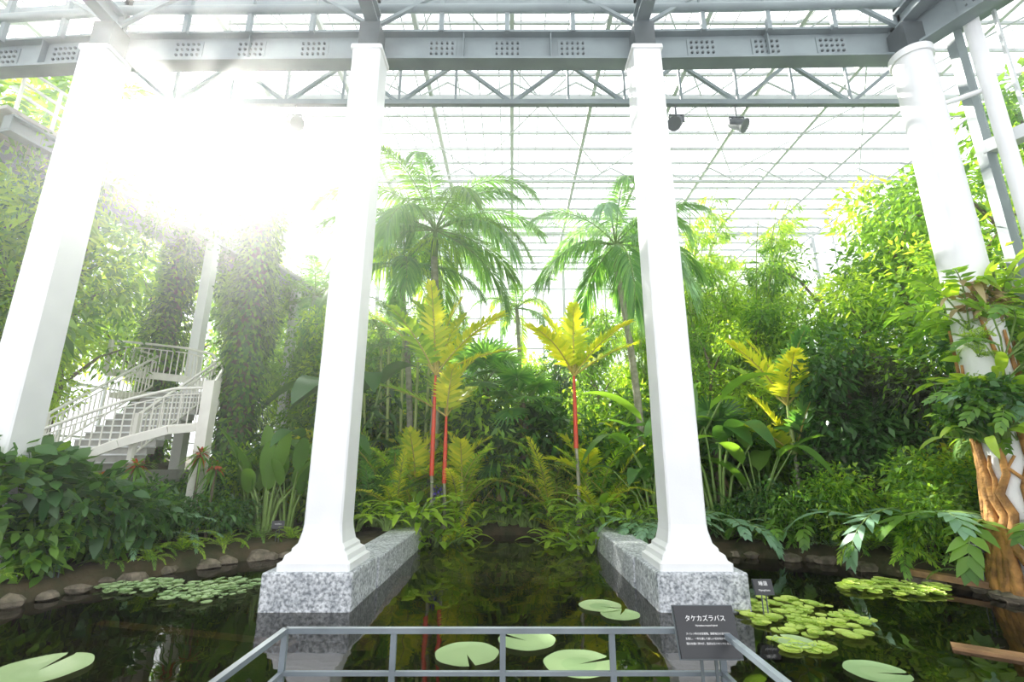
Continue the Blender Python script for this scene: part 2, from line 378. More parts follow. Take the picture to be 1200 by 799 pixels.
# ------------------------------------------------------------------ columns
CX=[-8.1,-2.82,2.62,7.95]
def column(x,y,zb):
    mb=MB(); loft(mb,x,y,[(zb,.52),(zb+.10,.52),(zb+.13,.47),(zb+.2,.45),(zb+.24,.39),(zb+.28,.385),(zb+.34,.33),(zb+.5,.295),(zb+.6,.285),(9.75,.27),(9.77,.30),(9.85,.30)],'white')
    box(mb,x-.2,x+.2,y-.2,y+.2,9.85,10.5,'steel_dark')
    return mb.obj('white_column')
for x in CX[1:3]: column(x,7.85,.5)
column(CX[0],7.85,th(CX[0],7.85)-.1)
mb=MB(); x=CX[3]; tube(mb,[(x,7.85,.0),(x,7.85,5),(x,7.85,9.7)],[.36,.34,.32],'white',28); tube(mb,[(x,7.85,9.7),(x,7.85,9.85)],[.36,.36],'white',28)
box(mb,x-.2,x+.2,7.65,8.05,9.85,10.5,'steel_dark'); tube(mb,[(x+.75,7.3,5.0),(x+.75,7.3,10.2)],.12,'white',12); tube(mb,[(x+.75,7.3,8.6),(x+.4,7.6,8.6),(x,7.85,8.6)],.05,'white',8)
mb.obj('round_white_column')
for x0,x1,xc0,xc1 in [(-3.5,-2.22,-2.85,-2.2),(2.02,3.3,2.0,2.65)]:
    mb=MB(); 
    box(mb,x0,x1,7.26,8.56,-.5,.5,'granite'); box(mb,xc0,xc1,8.56,12.4,-.5,.47,'granite')
    o=mb.obj('granite_plinth'); b=o.modifiers.new('bev','BEVEL'); b.width=.03; b.segments=2

# ------------------------------------------------------------------ roof structure
mb=MB()
ring=[(-13.5,8.6),(-8.1,8.25),(-2.82,8.2),(2.62,8.2),(7.95,8.1),(10.3,3.4)]
for a,b in zip(ring[:-1],ring[1:]):
    ibeam(mb,(a[0],a[1],10.35),(b[0],b[1],10.35),.32,.72,'steel')
    tube(mb,[(a[0],a[1]-.25,11.15),(b[0],b[1]-.25,11.15)],.09,'steel',10)
    beam(mb,(a[0],a[1]+.1,11.7),(b[0],b[1]+.1,11.7),.12,.16,'steel')
    for s in np.linspace(0,1,5):
        p=np.array(a)+(np.array(b)-np.array(a))*s; beam(mb,(p[0],p[1]-.2,10.6),(p[0],p[1]-.2,11.8),.09,.09,'steel')
    for s in (.25,.5,.75):   # bolted splice plates on the web
        p=np.array(a)+(np.array(b)-np.array(a))*s; d=nz(np.array(b,float)-np.array(a,float))
        beam(mb,(p[0]-d[0]*.3,p[1]-d[1]*.3,10.35),(p[0]+d[0]*.3,p[1]+d[1]*.3,10.35),.07,.45,'steel')
        for i in range(-2,3):
            for zz in (-.13,.0,.13): 
                c=(p[0]+d[0]*.11*i,p[1]+d[1]*.11*i-.05,10.35+zz); box(mb,c[0]-.02,c[0]+.02,c[1]-.02,c[1]+.02,c[2]-.02,c[2]+.02,'steel_dark')
mb.obj('ring_beam')
mb=MB()
for x in CX:
    ibeam(mb,(x,7.9,10.75),(x*1.05,-3,11.1),.26,.36,'steel')
    beam(mb,(x,7.9,10.6),(x-1.6,7.9,11.7),.07,.07,'steel'); beam(mb,(x,7.9,10.6),(x+1.6,7.9,11.7),.07,.07,'steel')
for y in (1.5,3.2,4.9,6.5):
    beam(mb,(-14,y,11.3),(14,y,11.3),.07,.12,'purlin')
mb.obj('roof_girders')
mb=MB(); zt,zl=11.0,9.9; Yt=9.2
beam(mb,(-9,Yt,zt),(9,Yt,zt),.12,.12,'steel'); beam(mb,(-9,Yt,zl),(9,Yt,zl),.12,.12,'steel')
n=14
for i in range(n):
    x=-9+18*i/n; dx=18/n; beam(mb,(x,Yt,zl if i%2 else zt),(x+dx,Yt,zt if i%2 else zl),.07,.07,'steel')
for i in range(0,n+1): beam(mb,(-9+18*i/n,Yt,zl),(-9+18*i/n,Yt,zt),.05,.05,'steel')
mb.obj('roof_truss')
mb=MB(); ZR=13.6
for y in np.arange(-3,28.1,.9): beam(mb,(-16,y,ZR),(16,y,ZR),.055,.09,'purlin')
for x in np.arange(-15.6,16,2.6):
    beam(mb,(x,-3,ZR-.12),(x,28,ZR-.12),.12,.2,'purlin')
for x in np.arange(-16,16,.65): beam(mb,(x,-3,ZR+.04),(x,28,ZR+.04),.03,.03,'purlin')
for y in (12.5,17,21.5,26):
    beam(mb,(-16,y,ZR-.7),(16,y,ZR-.7),.10,.10,'purlin')
    for i in range(32): beam(mb,(-16+i,y,ZR-.7 if i%2 else ZR-.1),(-15+i,y,ZR-.1 if i%2 else ZR-.7),.04,.04,'purlin')
for k in range(5):
    x=-13+5.2*k+1; 
    beam(mb,(x,9.2,ZR-.3),(x+5.2,17,ZR-.3),.03,.03,'purlin'); beam(mb,(x+5.2,9.2,ZR-.3),(x,17,ZR-.3),.03,.03,'purlin')
mb.obj('ceiling')
mb=MB(); mb.add([(-16,-3,ZR+.1),(16,-3,ZR+.1),(16,28,ZR+.1),(-16,28,ZR+.1)],[(0,1,2,3)],'glass',False); mb.obj('window_1')
def gwall(name,wn,p0,p1,z0,z1,dx,dz):
    mb=MB(); p0=np.array(p0,float); p1=np.array(p1,float); L=np.linalg.norm(p1-p0); n=max(1,int(round(L/dx)))
    for i in range(n+1):
        p=p0+(p1-p0)*i/n; beam(mb,(p[0],p[1],z0),(p[0],p[1],z1),.09 if i%3 else .18,.09 if i%3 else .18,'purlin')
    for z in np.arange(z0+1,z1+.1,dz): beam(mb,(p0[0],p0[1],z),(p1[0],p1[1],z),.07,.08,'purlin')
    beam(mb,(p0[0],p0[1],z0+.3),(p1[0],p1[1],z0+.3),.2,1.0,'concrete')
    mb.obj(name)
    g=MB(); g.add([(p0[0],p0[1],z0),(p1[0],p1[1],z0),(p1[0],p1[1],z1),(p0[0],p0[1],z1)],[(0,1,2,3)],'glass',False); g.obj(wn)
gwall('wall_back','window_2',(-16,28),(16,28),0,ZR,1.3,1.9)
gwall('wall_left','window_3',(-16,-3),(-16,28),0,ZR,1.55,1.9)
gwall('wall_right','window_4',(16,28),(16,2),0,ZR,1.55,1.9)
mb=MB(); A=np.array([8.75,7.7]); Bp=np.array([11.2,2.8])
for t in np.linspace(0,1,4):
    p=A+(Bp-A)*t; beam(mb,(p[0],p[1],0.2),(p[0],p[1],10.4),.18,.18,'steel')
for z,w in [(10.4,.3),(7.6,.24),(4.9,.24),(2.5,.2)]:
    beam(mb,(A[0],A[1],z),(Bp[0],Bp[1],z),w,w,'frame' if z<10 else 'steel')
for t in np.linspace(.11,.95,6):
    p=A+(Bp-A)*t; beam(mb,(p[0],p[1],4.9),(p[0],p[1],10.2),.05,.05,'frame')
mb.obj('wall_right_front')
g=MB(); g.add([(A[0],A[1],.3),(Bp[0],Bp[1],.3),(Bp[0],Bp[1],10.3),(A[0],A[1],10.3)],[(0,1,2,3)],'glass',False); g.obj('window_5')

# walkway
mb=MB()
WP=[(-10.6,8.6,8.9),(-9.6,13.2,8.9),(-8.2,20,8.9)]
for a,b in zip(WP[:-1],WP[1:]):
    ibeam(mb,a,b,.3,.4,'steel'); a2=(a[0]-1.5,a[1],a[2]); b2=(b[0]-1.5,b[1],b[2]); ibeam(mb,a2,b2,.3,.4,'steel')
    beam(mb,(a[0]-.75,a[1],a[2]+.25),(b[0]-.75,b[1],b[2]+.25),1.8,.08,'concrete')
    for z in (.7,1.0,1.35): beam(mb,(a[0]+.1,a[1],a[2]+z),(b[0]+.1,b[1],b[2]+z),.05,.05,'cream')
    for t in np.linspace(0,1,8):
        p=np.array(a)+(np.array(b)-np.array(a))*t; beam(mb,(p[0]+.1,p[1],p[2]+.2),(p[0]+.1,p[1],p[2]+1.35),.05,.05,'cream')
for p in [(-9.5,14.0),(-8.6,18)]:
    beam(mb,(p[0],p[1],.4),(p[0],p[1],8.9),.28,.28,'white')
mb.obj('elevated_walkway')

# staircase
mb=MB()
def railing(mb,pts,h=1.0,sp=.16,base=.12,thick=.05):
    P=[np.array(p,float) for p in pts]; up=np.array([0,0,1.])
    tube(mb,[p+up*h for p in P],thick*.7,'cream',8); tube(mb,[p+up*base for p in P],thick*.5,'cream',6); tube(mb,[p+up*(h-.14) for p in P],thick*.35,'cream',6)
    for a,b in zip(P[:-1],P[1:]):
        n=max(1,int(np.linalg.norm(b-a)/sp))
        for i in range(n):
            c=a+(b-a)*i/n; tube(mb,[c+up*base,c+up*(h-.14)],.016,'cream',5,False)
    for p in (P[0],P[-1]): beam(mb,p,p+up*(h+.03),.09,.09,'cream')
ns=12; x0,x1=-10.1,-8.2
for i in range(ns):
    y=10.5+i*.27; z=2.0+i*.175; sh=-.02*i
    box(mb,x0+sh,x1+sh,y+.02,y+.27,z-.175,z-.03,'concrete'); box(mb,x0+sh,x1+sh,y-.03,y+.29,z-.035,z,'white')
box(mb,-11.6,-8.0,13.7,15.2,3.8,3.95,'cream'); box(mb,-10,-8.4,10.8,13.6,.4,1.8,'concrete')
railing(mb,[(x1+.05,10.5,2.0),(x1-.2,13.7,4.0)])
railing(mb,[(x0-.05,10.5,2.0),(x0-.3,13.7,4.0),(x0-1.2,13.9,4.3)])
Q=[(-10.9,9.9,1.3),(-10.0,9.95,1.55),(-9.1,10.05,1.95),(-8.3,10.3,2.35),(-7.6,10.7,2.65),(-7.15,11.2,2.75)]
railing(mb,Q,.95)
for a,b in zip(Q[:-1],Q[1:]): beam(mb,(a[0],a[1],a[2]+.02),(b[0],b[1],b[2]+.02),.1,.16,'cream')
box(mb,-7.2,-6.95,11.05,11.3,.3,3.85,'cream')
Q2=[(-11.4,13.2,4.4),(-10.6,13.6,4.4),(-9.6,13.7,4.3),(-8.6,13.4,4.05),(-7.8,12.7,3.5),(-7.2,11.5,2.95)]
railing(mb,Q2,.95)
for a,b in zip(Q2[:-1],Q2[1:]): beam(mb,(a[0],a[1],a[2]+.02),(b[0],b[1],b[2]+.02),.1,.16,'cream')
mb.obj('staircase')

# ------------------------------------------------------------------ platform, railing, signs
mb=MB()
for i in range(14): box(mb,-1.15+i*.16,-1.15+i*.16+.15,-2,2.66,.34,.4,'deck')
for x in (-1,0,.95):
    for y in (-1,.8,2.5): box(mb,x-.06,x+.06,y-.06,y+.06,-.5,.34,'deck')
mb.obj('viewing_deck')
mb=MB(); xl,xr,yf=-1.11,1.02,2.62
for z,w in ((1.2,.024),(1.015,.018),(.55,.018)):
    beam(mb,(xl,yf,z),(xr,yf,z),w*1.2,w,'railing'); beam(mb,(xl,yf,z),(xl,-1.5,z),w*1.2,w,'railing'); beam(mb,(xr,yf,z),(xr,-1.5,z),w*1.2,w,'railing')
for x in np.linspace(xl,xr,5): beam(mb,(x,yf,.4),(x,yf,1.2),.028,.02,'railing')
for x in (xl,xr):
    for y in (1.9,1.2,.4,-.5,-1.5): beam(mb,(x,y,.4),(x,y,1.2),.028,.02,'railing')
mb.obj('metal_railing')
def sign(name,loc,w,h,zb,tilt,text,rz=0):
    e=bpy.data.objects.new(name,None); e.location=loc; e.rotation_euler=(0,0,rz); SC.collection.objects.link(e)
    mb=MB(); box(mb,-w/2,w/2,-.008,.008,-h/2,h/2,'black'); box(mb,-w/2-.006,w/2+.006,.008,.014,-h/2-.006,h/2+.006,'steel_dark')
    b=mb.obj('board',(0,0,0),e); b.rotation_euler=(tilt,0,0)
    mb=MB(); box(mb,-w*.12,-w*.12+.012,.02,.032,zb-loc[2],0,'steel_dark'); box(mb,w*.12,w*.12+.012,.02,.032,zb-loc[2],0,'steel_dark'); box(mb,-w*.3,w*.3,-.0,.06,zb-loc[2],zb-loc[2]+.015,'steel_dark'); mb.obj('stand',(0,0,0),e)
    for s,(tx,tz,size) in text:
        c=bpy.data.curves.new('lettering','FONT'); c.body=s; c.size=size; c.align_x='CENTER'; c.extrude=.0006
        c.materials.append(M['ink']); o=bpy.data.objects.new('lettering',c); SC.collection.objects.link(o); o.parent=b
        o.location=(tx,-.0095,tz); o.rotation_euler=(math.pi/2,0,0)
sign('information_sign',(.93,2.55,1.215),.285,.215,.4,-.35,[('タケカズラバス',(0,.045,.028)),('Nymphaea tropical hybrid',(0,.022,.010)),('スイレン科の水生植物。熱帯地方の池や沼に',(0,-.012,.0105)),('生育し、一年を通して美しい花を咲かせます。',(0,-.032,.0105)),('葉は水面に浮かび、直径は五十センチになる。',(0,-.052,.0105))])
sign('plant_label',(3.36,7.0,.38),.25,.18,-.45,-.3,[('睡蓮',(0,.02,.06)),('Nymphaea',(0,-.05,.035))])
sign('plant_label',(-7.2,8.2,.75),.25,.16,.0,-.3,[('Anthurium',(0,0,.04))],.4)
sign('plant_label',(-5.2,11.3,.65),.25,.16,.0,-.3,[('Strelitzia',(0,0,.04))],.3)
sign('plant_label',(7.4,8.2,.7),.25,.16,.0,-.3,[('Monstera',(0,0,.04))],-.4)

def spot(x,y,z,rz=.6):
    mb=MB(); tube(mb,[(x,y,z+.55),(x,y,z+.18)],.02,'steel_dark',6)
    d=np.array([math.sin(rz),-.5,-.6]); d=nz(d); c=np.array([x,y,z])
    beam(mb,(x-.16,y,z+.18),(x+.16,y,z+.18),.03,.03,'steel_dark'); beam(mb,(x-.16,y,z+.18),(x-.16,y,z),.03,.03,'steel_dark'); beam(mb,(x+.16,y,z+.18),(x+.16,y,z),.03,.03,'steel_dark')
    tube(mb,[c-d*.2,c-d*.12,c+d*.1,c+d*.2],[.07,.12,.13,.16],'steel_dark',14)
    mb.obj('spotlight')
spot(5.05,9.2,9.35); spot(3.7,9.2,9.4,-.5); spot(-4.9,9.2,9.4,.8)

# ------------------------------------------------------------------ pond things
def pad(mb,x,y,r,z,mat,rot=None,lift=0):
    n=40; g=.10; rot=R.uniform(0,6.28) if rot is None else rot
    a=np.linspace(g,2*np.pi-g,n)+rot; V=[(x,y,z)]
    for q,f in ((.5,0.0),(.93,.002),(1.0,lift)):
        rr=r*q*(1+.015*np.sin(a*7)); V+=list(np.c_[x+rr*np.cos(a),y+rr*np.sin(a),np.full(n,z+f)])
    F3=[(0,1+i,2+i) for i in range(n-1)]; mb.add(V,F3,mat)
    F=[(1+n*j+i,1+n*(j+1)+i,2+n*(j+1)+i,2+n*j+i) for j in range(2) for i in range(n-1)]
    mb.add(V,F,mat)
mb=MB()
for x,y,r in [(-.48,5.75,.34),(.17,6.15,.33),(.68,5.5,.36),(-4.65,5.35,.42),(3.55,5.3,.28),(1.25,7.5,.3),(1.45,7.1,.26),(3.2,6.1,.22)]:
    pad(mb,x,y,r,.012+R.uniform(0,.006),'pad',lift=.012)
mb.obj('lily_pads')
def cluster(name,cx,cy,rx,ry,n,r,mat):
    mb=MB()
    for i in range(n):
        a=R.uniform(0,6.28); q=R.uniform(0,1)**.55; pad(mb,cx+rx*q*math.cos(a),cy+ry*q*math.sin(a),r*R.uniform(.5,1.3),.012+i*.0003,mat,lift=.015)
    mb.obj(name)
cluster('floating_leaf_cluster',-6.1,8.6,.65,.45,150,.06,'pad')
cluster('floating_leaf_cluster',-4.75,8.35,.65,.75,200,.06,'pad')
cluster('floating_leaf_cluster',3.85,7.0,.75,.95,120,.09,'pad_y')
cluster('floating_leaf_cluster',3.3,6.1,.35,.4,14,.10,'pad_y')
cluster('floating_leaf_cluster',6.2,8.5,.85,.5,170,.075,'pad_y')
mb=MB()
for p0,p1 in [((-1.7,6.1,-.12),(-2.0,9.8,-.12)),((1.55,5.6,-.1),(1.6,8.6,-.1)),((4.9,6.0,-.02),(6.4,4.9,.0)),((1.5,4.9,-.12),(3.4,4.6,-.12)),((-2.6,6.4,-.15),(-5.6,7.2,-.15)),((6.9,9.0,.16),(8.1,7.2,.12))]:
    beam(mb,p0,p1,.2,.1,'wood')
mb.obj('timber_planks')
mb=MB()
def rock(mb,c,s):
    n=10; u=np.linspace(0,np.pi,6); a=np.linspace(0,2*np.pi,n,endpoint=False); ph=R.uniform(0,6,6); V=[]
    for q in u:
        for b in a:
            d=np.array([math.sin(q)*math.cos(b),math.sin(q)*math.sin(b),math.cos(q)])
            k=1+.16*math.sin(3*d[0]+ph[0])+.14*math.sin(4*d[1]+ph[1])+.12*math.sin(5*d[2]+ph[2]); V.append(np.array(c)+d*k*np.array(s))
    mb.add(V,[(i*n+j,(i+1)*n+j,(i+1)*n+(j+1)%n,i*n+(j+1)%n) for i in range(5) for j in range(n)],'rock',False)
SH=[(-7.5,5.5)]+[tuple(p) for p in MAIN[2:6]]
for path in (SH,[tuple(p) for p in MAIN[6:12]]):
    for a,b in zip(path[:-1],path[1:]):
        L=math.dist(a,b); n=int(L/.4)
        for i in range(n):
            t=(i+R.uniform(0,1))/n; x=a[0]+(b[0]-a[0])*t+R.normal(0,.06); y=a[1]+(b[1]-a[1])*t+R.normal(0,.06)
            if -3.0<x<2.7: continue
            s=R.uniform(.1,.22); rock(mb,(x,y,.05),(s*1.4,s,s*.6))
mb.obj('shoreline_rocks')

# ------------------------------------------------------------------ plants: library
T1=tree_mesh('tree_a',8,2.2,6500,.26,['lf_mid','lf_bright','lf_mid'],12)
T2=tree_mesh('tree_b',8,2.4,6500,.22,['lf_bright','lf_mid','lf_bright'],13)
T3=tree_mesh('tree_c',8,2.1,6000,.30,['lf_mid','lf_dark','lf_bright','lf_mid'],12)
TD=tree_mesh('tree_dark',5,1.4,3600,.24,['lf_purple','lf_dark','lf_dark'],11,low=.25,asp=.5)
S1=shrub_mesh('shrub_fine',1.2,1.6,2600,.15,['lf_mid','lf_bright'])
S2=shrub_mesh('shrub_broad',1.2,1.6,1100,.30,['lf_dark','lf_mid','lf_mid'],.5,'broad',3)
S3=shrub_mesh('shrub_yellow',1.2,1.5,2000,.2,['lf_bright','lf_yellow','lf_mid'])
S4=shrub_mesh('shrub_dark',1.2,1.6,2200,.2,['lf_dark','lf_mid'])
F1=fern_mesh('fern_a',16,1.1,'lf_mid'); F2=fern_mesh('fern_b',16,1.0,'lf_bright'); F3=fern_mesh('fern_c',14,1.2,'lf_blue')
A1=clump_palm('areca_a',16,2.6,['lf_bright','lf_yellow','lf_bright']); A2=clump_palm('areca_b',16,2.6,['lf_palm','lf_bright'])
A3=clump_palm('areca_c',14,2.4,['lf_dark','lf_palm'],'stem')
B1=banana_mesh('banana_a',9,2.0,1.5,.42,'lf_mid'); B2=banana_mesh('banana_b',8,2.0,1.6,.46,'lf_dark',.8); B3=banana_mesh('banana_c',13,1.2,.9,.26,'lf_mid',.3,(1.1,1.5),.1)
L1=lobed_mesh('lobed_a',10,.9,'lf_blue'); L2=lobed_mesh('lobed_b',10,.9,'lf_mid')
SP=banana_mesh('peace_lily_m',22,.45,.42,.14,'lf_mid',.5,(.7,1.4),.5); SPb=banana_mesh('peace_lily_b',22,.5,.45,.15,'lf_bright',.5,(.7,1.4),.5)
BB=bamboo_mesh('bamboo_a',13,10,'lf_bright')

def fanpalm_mesh(name,H,n,mat):
    mb=MB(); tube(mb,[(0,0,0),(.05,0,H*.5),(0,0,H)],[.12,.1,.08],'bark',9)
    for i in range(26):
        z=H*R.uniform(.45,.98); a=R.uniform(0,6.28); leaves(mb,[(0,0,z)],[(math.cos(a)*.5,math.sin(a)*.5,-1)],[(math.cos(a),math.sin(a),.3)],.6,.12,.1,'dry',3)
    for i in range(n):
        a=i*2.4; e=1.3-1.7*i/n; d=np.array([math.cos(a)*math.cos(e),math.sin(a)*math.cos(e),math.sin(e)]); p=np.array([0,0,H])+d*R.uniform(.6,.9)
        tube(mb,[(0,0,H),p],.014,'stem',4,False); fan(mb,p,d+np.array([0,0,-.2]),(0,0,1) if abs(d[2])<.9 else (1,0,0),.75,22,mat,.07,.25)
    return mb.mesh(name)
FP=fanpalm_mesh('fan_palm',3.0,20,'lf_palm'); FPd=fanpalm_mesh('fan_palm_d',2.0,20,'lf_dark')

def place(name,me,x,y,sc=1,rz=None,dz=-.03,tilt=(0,0)):
    return inst(name,me,(x,y,th(x,y)+dz),sc,R.uniform(0,6.28) if rz is None else rz,tilt)

# signature palms
mb=MB(); palm(mb,(-2.5,14.2,8.4),(-2.4,14.6,.4),22,4.0,['lf_palm','lf_mid','lf_palm'],'stem',.12,1.0,.042,110,(1.3,2.1),(-.2,1.2),'stem',.11,ldroop=.9)
palm(mb,(-3.7,15.2,7.6),(-3.1,15.2,.4),14,3.1,['lf_palm','lf_bright'],'stem',.09,.8,.042,80,(1.3,2.3),(-.3,1.2),'stem',.08,ldroop=1.0)
mb.obj('feather_palm')
mb=MB(); palm(mb,(3.35,14.2,7.9),(3.75,14.0,.4),17,3.4,['lf_palm','lf_blue','lf_palm'],'stem',.10,.9,.042,95,(1.5,2.4),(-.4,1.2),'stem',.1,ldroop=1.0)
mb.obj('feather_palm')
mb=MB(); palm(mb,(-7.6,17.5,8.2),(-7.4,17.5,.6),12,3.0,['lf_palm','lf_mid'],'stem',.12,.7,.05,60,(1.4,2.4),(-.4,1.3)); mb.obj('feather_palm')
mb=MB(); palm(mb,(.2,19,8.2),(.2,19,.6),12,2.2,['lf_palm','lf_bright'],'stem',.08,.5,.04,50,(1.4,2.4),(-.3,1.3)); mb.obj('feather_palm')
mb=MB()
for dx,dy,h in [(-.5,.2,5.6),(-.2,.5,6.2),(.25,.3,5.2),(-.8,.6,6.0),(.5,.6,5.8),(-1.1,.2,5.0)]:
    tube(mb,[(-3.2+dx,14.6+dy,.4),(-3.25+dx*1.1,14.6+dy,h*.5),(-3.3+dx*1.25,14.6+dy,h)],[.06,.05,.045],'culm',8)
    for j in range(6): frond(mb,(-3.3+dx*1.25,14.6+dy,h),j*2.4+dx*5,R.uniform(.5,1.3),1.7,1.3,44,.5,.035,'lf_palm','stem',.014,.15,.6,.3,2)
mb.obj('clustering_palm')
def lipstick(stems,tint):
    mb=MB()
    for (x,y,zb,h,sh,L,n,red) in stems:
        palm(mb,(x,y,h),(x,y+.1,zb),n,L,tint,'stempale',.045,.62,.12,28,(.4,1.1),(.6,1.5),'red' if red else 'culm',.055,'palmtrunk',.25,sh)
    mb.obj('red_sealing_wax_palm')
lipstick([(-2.1,12.95,.3,1.7,2.9,2.7,9,1),(-1.8,13.2,.3,1.5,1.9,1.8,5,1),(-2.7,13.9,.3,1.0,.5,1.5,6,0),(-1.4,13.9,.3,1.0,.5,1.4,5,0)],['lf_yellow','lf_bright','lf_yellow'])
lipstick([(1.7,12.95,.3,2.4,2.1,2.1,9,1),(2.1,13.8,.3,1.1,.5,1.4,5,0)],['lf_bright','lf_yellow','lf_yellow'])
lipstick([(6.9,12.0,.3,2.2,1.3,2.0,9,0),(7.1,12.3,.3,1.4,.8,1.8,5,0)],['lf_bright','lf_yellow','lf_palm'])
# centre planting
for x,y,me,s in [(-1.6,14.5,A1,1.0),(-3.0,13.2,A1,.8),(-1.0,14.9,A1,1.0),(-2.4,13.6,A1,.62),(-1.5,13.6,A1,.6),(1.3,14.3,A1,.95),(2.3,13.4,A1,.85),(1.1,14.9,A1,.9),(1.5,13.5,A1,.6),(3.0,13.6,A2,.85),(-3.6,13.0,A3,.8),(0.0,15.6,A3,.9),(4.2,13.2,A3,.75),(-4.6,14,A2,.9),(-3.5,14.4,A2,1.2),(-.4,15.2,A2,.8)]:
    place('areca_palm',me,x,y,s)
for x,y,s in [(.35,15.2,1.15),(-.9,16.4,1.4)]: place('fan_palm',FP,x,y,s)
for x,y,s in [(-.3,14.9,.9),(-1.0,15.6,1.1),(.9,15.9,1.1),(5.6,13.4,1.0)]: place('fan_palm',FPd,x,y,s)
for x,y,s in [(-4.5,14.1,1.8),(-4.9,13,1.1)]: place('banana_plant',B2,x,y,s)
for x,y,s,me in [(3.7,12.5,1.15,B1),(5.0,12.2,1.3,B2),(4.5,13.3,1.6,B1),(5.8,11.8,1.0,B1),(3.3,12.0,.75,B2)]: place('banana_plant',me,x,y,s)
for x,y,s in [(-5.8,11.9,1.25),(-5.4,12.2,1.1),(-6.3,12.1,1.0)]: place('bird_of_paradise_plant',B3,x,y,(s*1.1,s*1.1,s*1.15))
for a in np.linspace(.08,np.pi-.08,24):
    r=R.uniform(2.2,2.5); place('peace_lily',SPb if R.random()<.6 else SP,-.1+r*math.cos(a),12.3+r*math.sin(a),R.uniform(.8,1.3))
for i in range(18):
    a=R.uniform(.1,3.0); r=R.uniform(2.7,3.5); place('peace_lily',SP,-.1+r*math.cos(a),12.3+r*math.sin(a),R.uniform(.9,1.5))
for x,y,s in [(-2.9,11.8,.8),(-3.3,12.3,1),(-3.7,12.0,1),(2.8,11.8,.8),(3.0,12.3,1),(1.5,12.9,1.3),(1.9,12.3,1.3),(-2.0,12.8,1.3),(-1.6,13.2,1.3),(1.2,13.3,1.2),(2.2,12.7,1.5),(-2.4,12.5,1.4)]: place('peace_lily',SPb,x,y,s,dz=.12)
for x,y,s in [(1.5,13.1,.8),(-1.6,13.4,.8),(2.3,12.2,.7),(-2.6,12.4,.7)]: place('fern',F2,x,y,s)
mb=MB(); cloud(mb,(-1.9,12.9,1.25),(.14,.14,.2),60,.09,'fl_purple',.5); tube(mb,[(-1.9,12.9,.0),(-1.9,12.9,1.2)],.012,'stem',5); mb.obj('violet_flower')
# left bank
for x,y,s,me in [(-8.0,8.55,1.15,S2),(-7.5,8.0,.7,S2),(-8.6,8.0,1.2,S2),(-7.4,9.3,.85,S2),(-9.3,8.6,1.2,S2),(-8.4,6.9,.9,S2),(-7.3,10.3,.8,S4),(-8.2,9.7,.7,S1),(-6.6,11.3,.7,S4),(-6.8,12.4,1.2,S1),(-7.6,12.1,.9,S4),(-5.0,12.9,1.1,S1),(-4.3,12.3,.7,S4),(-6.1,13.3,1.5,S3),(-9.3,9.3,.5,S2),(-10.2,9.0,.7,S4)]:
    place('leafy_shrub',me,x,y,s)
for x,y,s,me in [(-6.9,9.7,.75,F1),(-6.5,10.1,.8,F2),(-6.1,10.8,.75,F2),(-5.7,11.5,.7,F1),(-7.1,9.1,.6,F1),(-5.0,11.6,.65,F2),(-4.4,11.7,.6,F1),(-6.9,10.7,1.0,F3),(-7.4,10.0,1.2,F3),(-7.9,9.3,1.1,F1),(-6.6,9.4,.5,F2),(-7.5,7.3,.7,F2)]:
    place('fern',me,x,y,s)
for x,y,z in [(-7.6,10.0,1.95),(-6.9,10.9,2.2),(-8.0,9.7,1.7),(-6.6,11.0,1.9)]:
    mb=MB(); leaves(mb,np.repeat([(x,y,z)],26,0),nz(R.normal(size=(26,3))+[0,0,.3]),[0,0,1.],.28,.06,.5,'fl_red',3); leaves(mb,np.repeat([(x,y,z-.05)],40,0),nz(R.normal(size=(40,3))+[0,0,.2]),[0,0,1.],.5,.06,.5,'lf_mid',3)
    tube(mb,[(x,y,th(x,y)),(x,y,z)],.03,'bark',6); mb.obj('bromeliad')
for x,y,s,me in [(-12.2,9.6,1.25,T3),(-13.5,12.5,1.45,T1),(-11.6,12,1.0,T2),(-12.2,16,1.3,T2),(-10.3,17.5,1.0,T1),(-8.9,20,1.0,T2),(-6.2,16.0,.75,T1),(-6.3,19,.95,T2),(-14.5,8,1.4,T3),(-11.3,10.2,.7,T2)]:
    place('broadleaf_tree',me,x,y,s)
def vine(name,x,y,z1,r,n,mats,core='bark'):
    mb=MB(); z0=th(x,y)-.1; tube(mb,[(x,y,z0),(x,y,z1*.5),(x,y,z1)],[r*.7,r*.6,r*.3],core,12)
    for mt in mats:
        a=R.uniform(0,6.28,n); z=R.uniform(z0,z1+.3,n); rr=r*(.65+.35*np.sin(z*2.1+a*2)*R.uniform(.3,1,n)+R.uniform(0,.35,n))*(1-.25*(z/z1)**6); o=np.c_[np.cos(a),np.sin(a),np.zeros(n)]
        leaves(mb,np.c_[x+rr*np.cos(a),y+rr*np.sin(a),z],nz(o*.5+R.normal(0,.35,(n,3))+[0,0,-.7]),o+[0,0,.4],R.uniform(.12,.28,n),.11,.1,mt,2)
    mb.obj(name)
vine('vine_covered_pole',-7.5,13.1,9.6,.65,4000,['lf_dark','lf_mid'])  # pole wrapped in climbing leaves, not a tree trunk
vine('vine_covered_pole',-10.9,14.6,9.2,.6,2800,['lf_dark','lf_mid'])
mb=MB()
for i in range(70):
    t=R.uniform(0,1); x=-10.6+2.4*t+R.normal(0,.15); y=8.6+11.4*t; z=9.2; l=R.uniform(.5,2.2); m=int(l*22)
    zz=np.linspace(0,l,m); P=np.c_[x+R.normal(0,.06,m),y+R.normal(0,.06,m),z-zz]; tube(mb,[(x,y,z),(x,y,z-l)],.008,'stem',3,False)
    leaves(mb,P,nz(R.normal(0,.6,(m,3))+[0,0,-.5]),nz(R.normal(size=(m,3))),.17,.09,.1,'lf_dark' if i%2 else 'lf_mid',2)
mb.obj('hanging_vines')
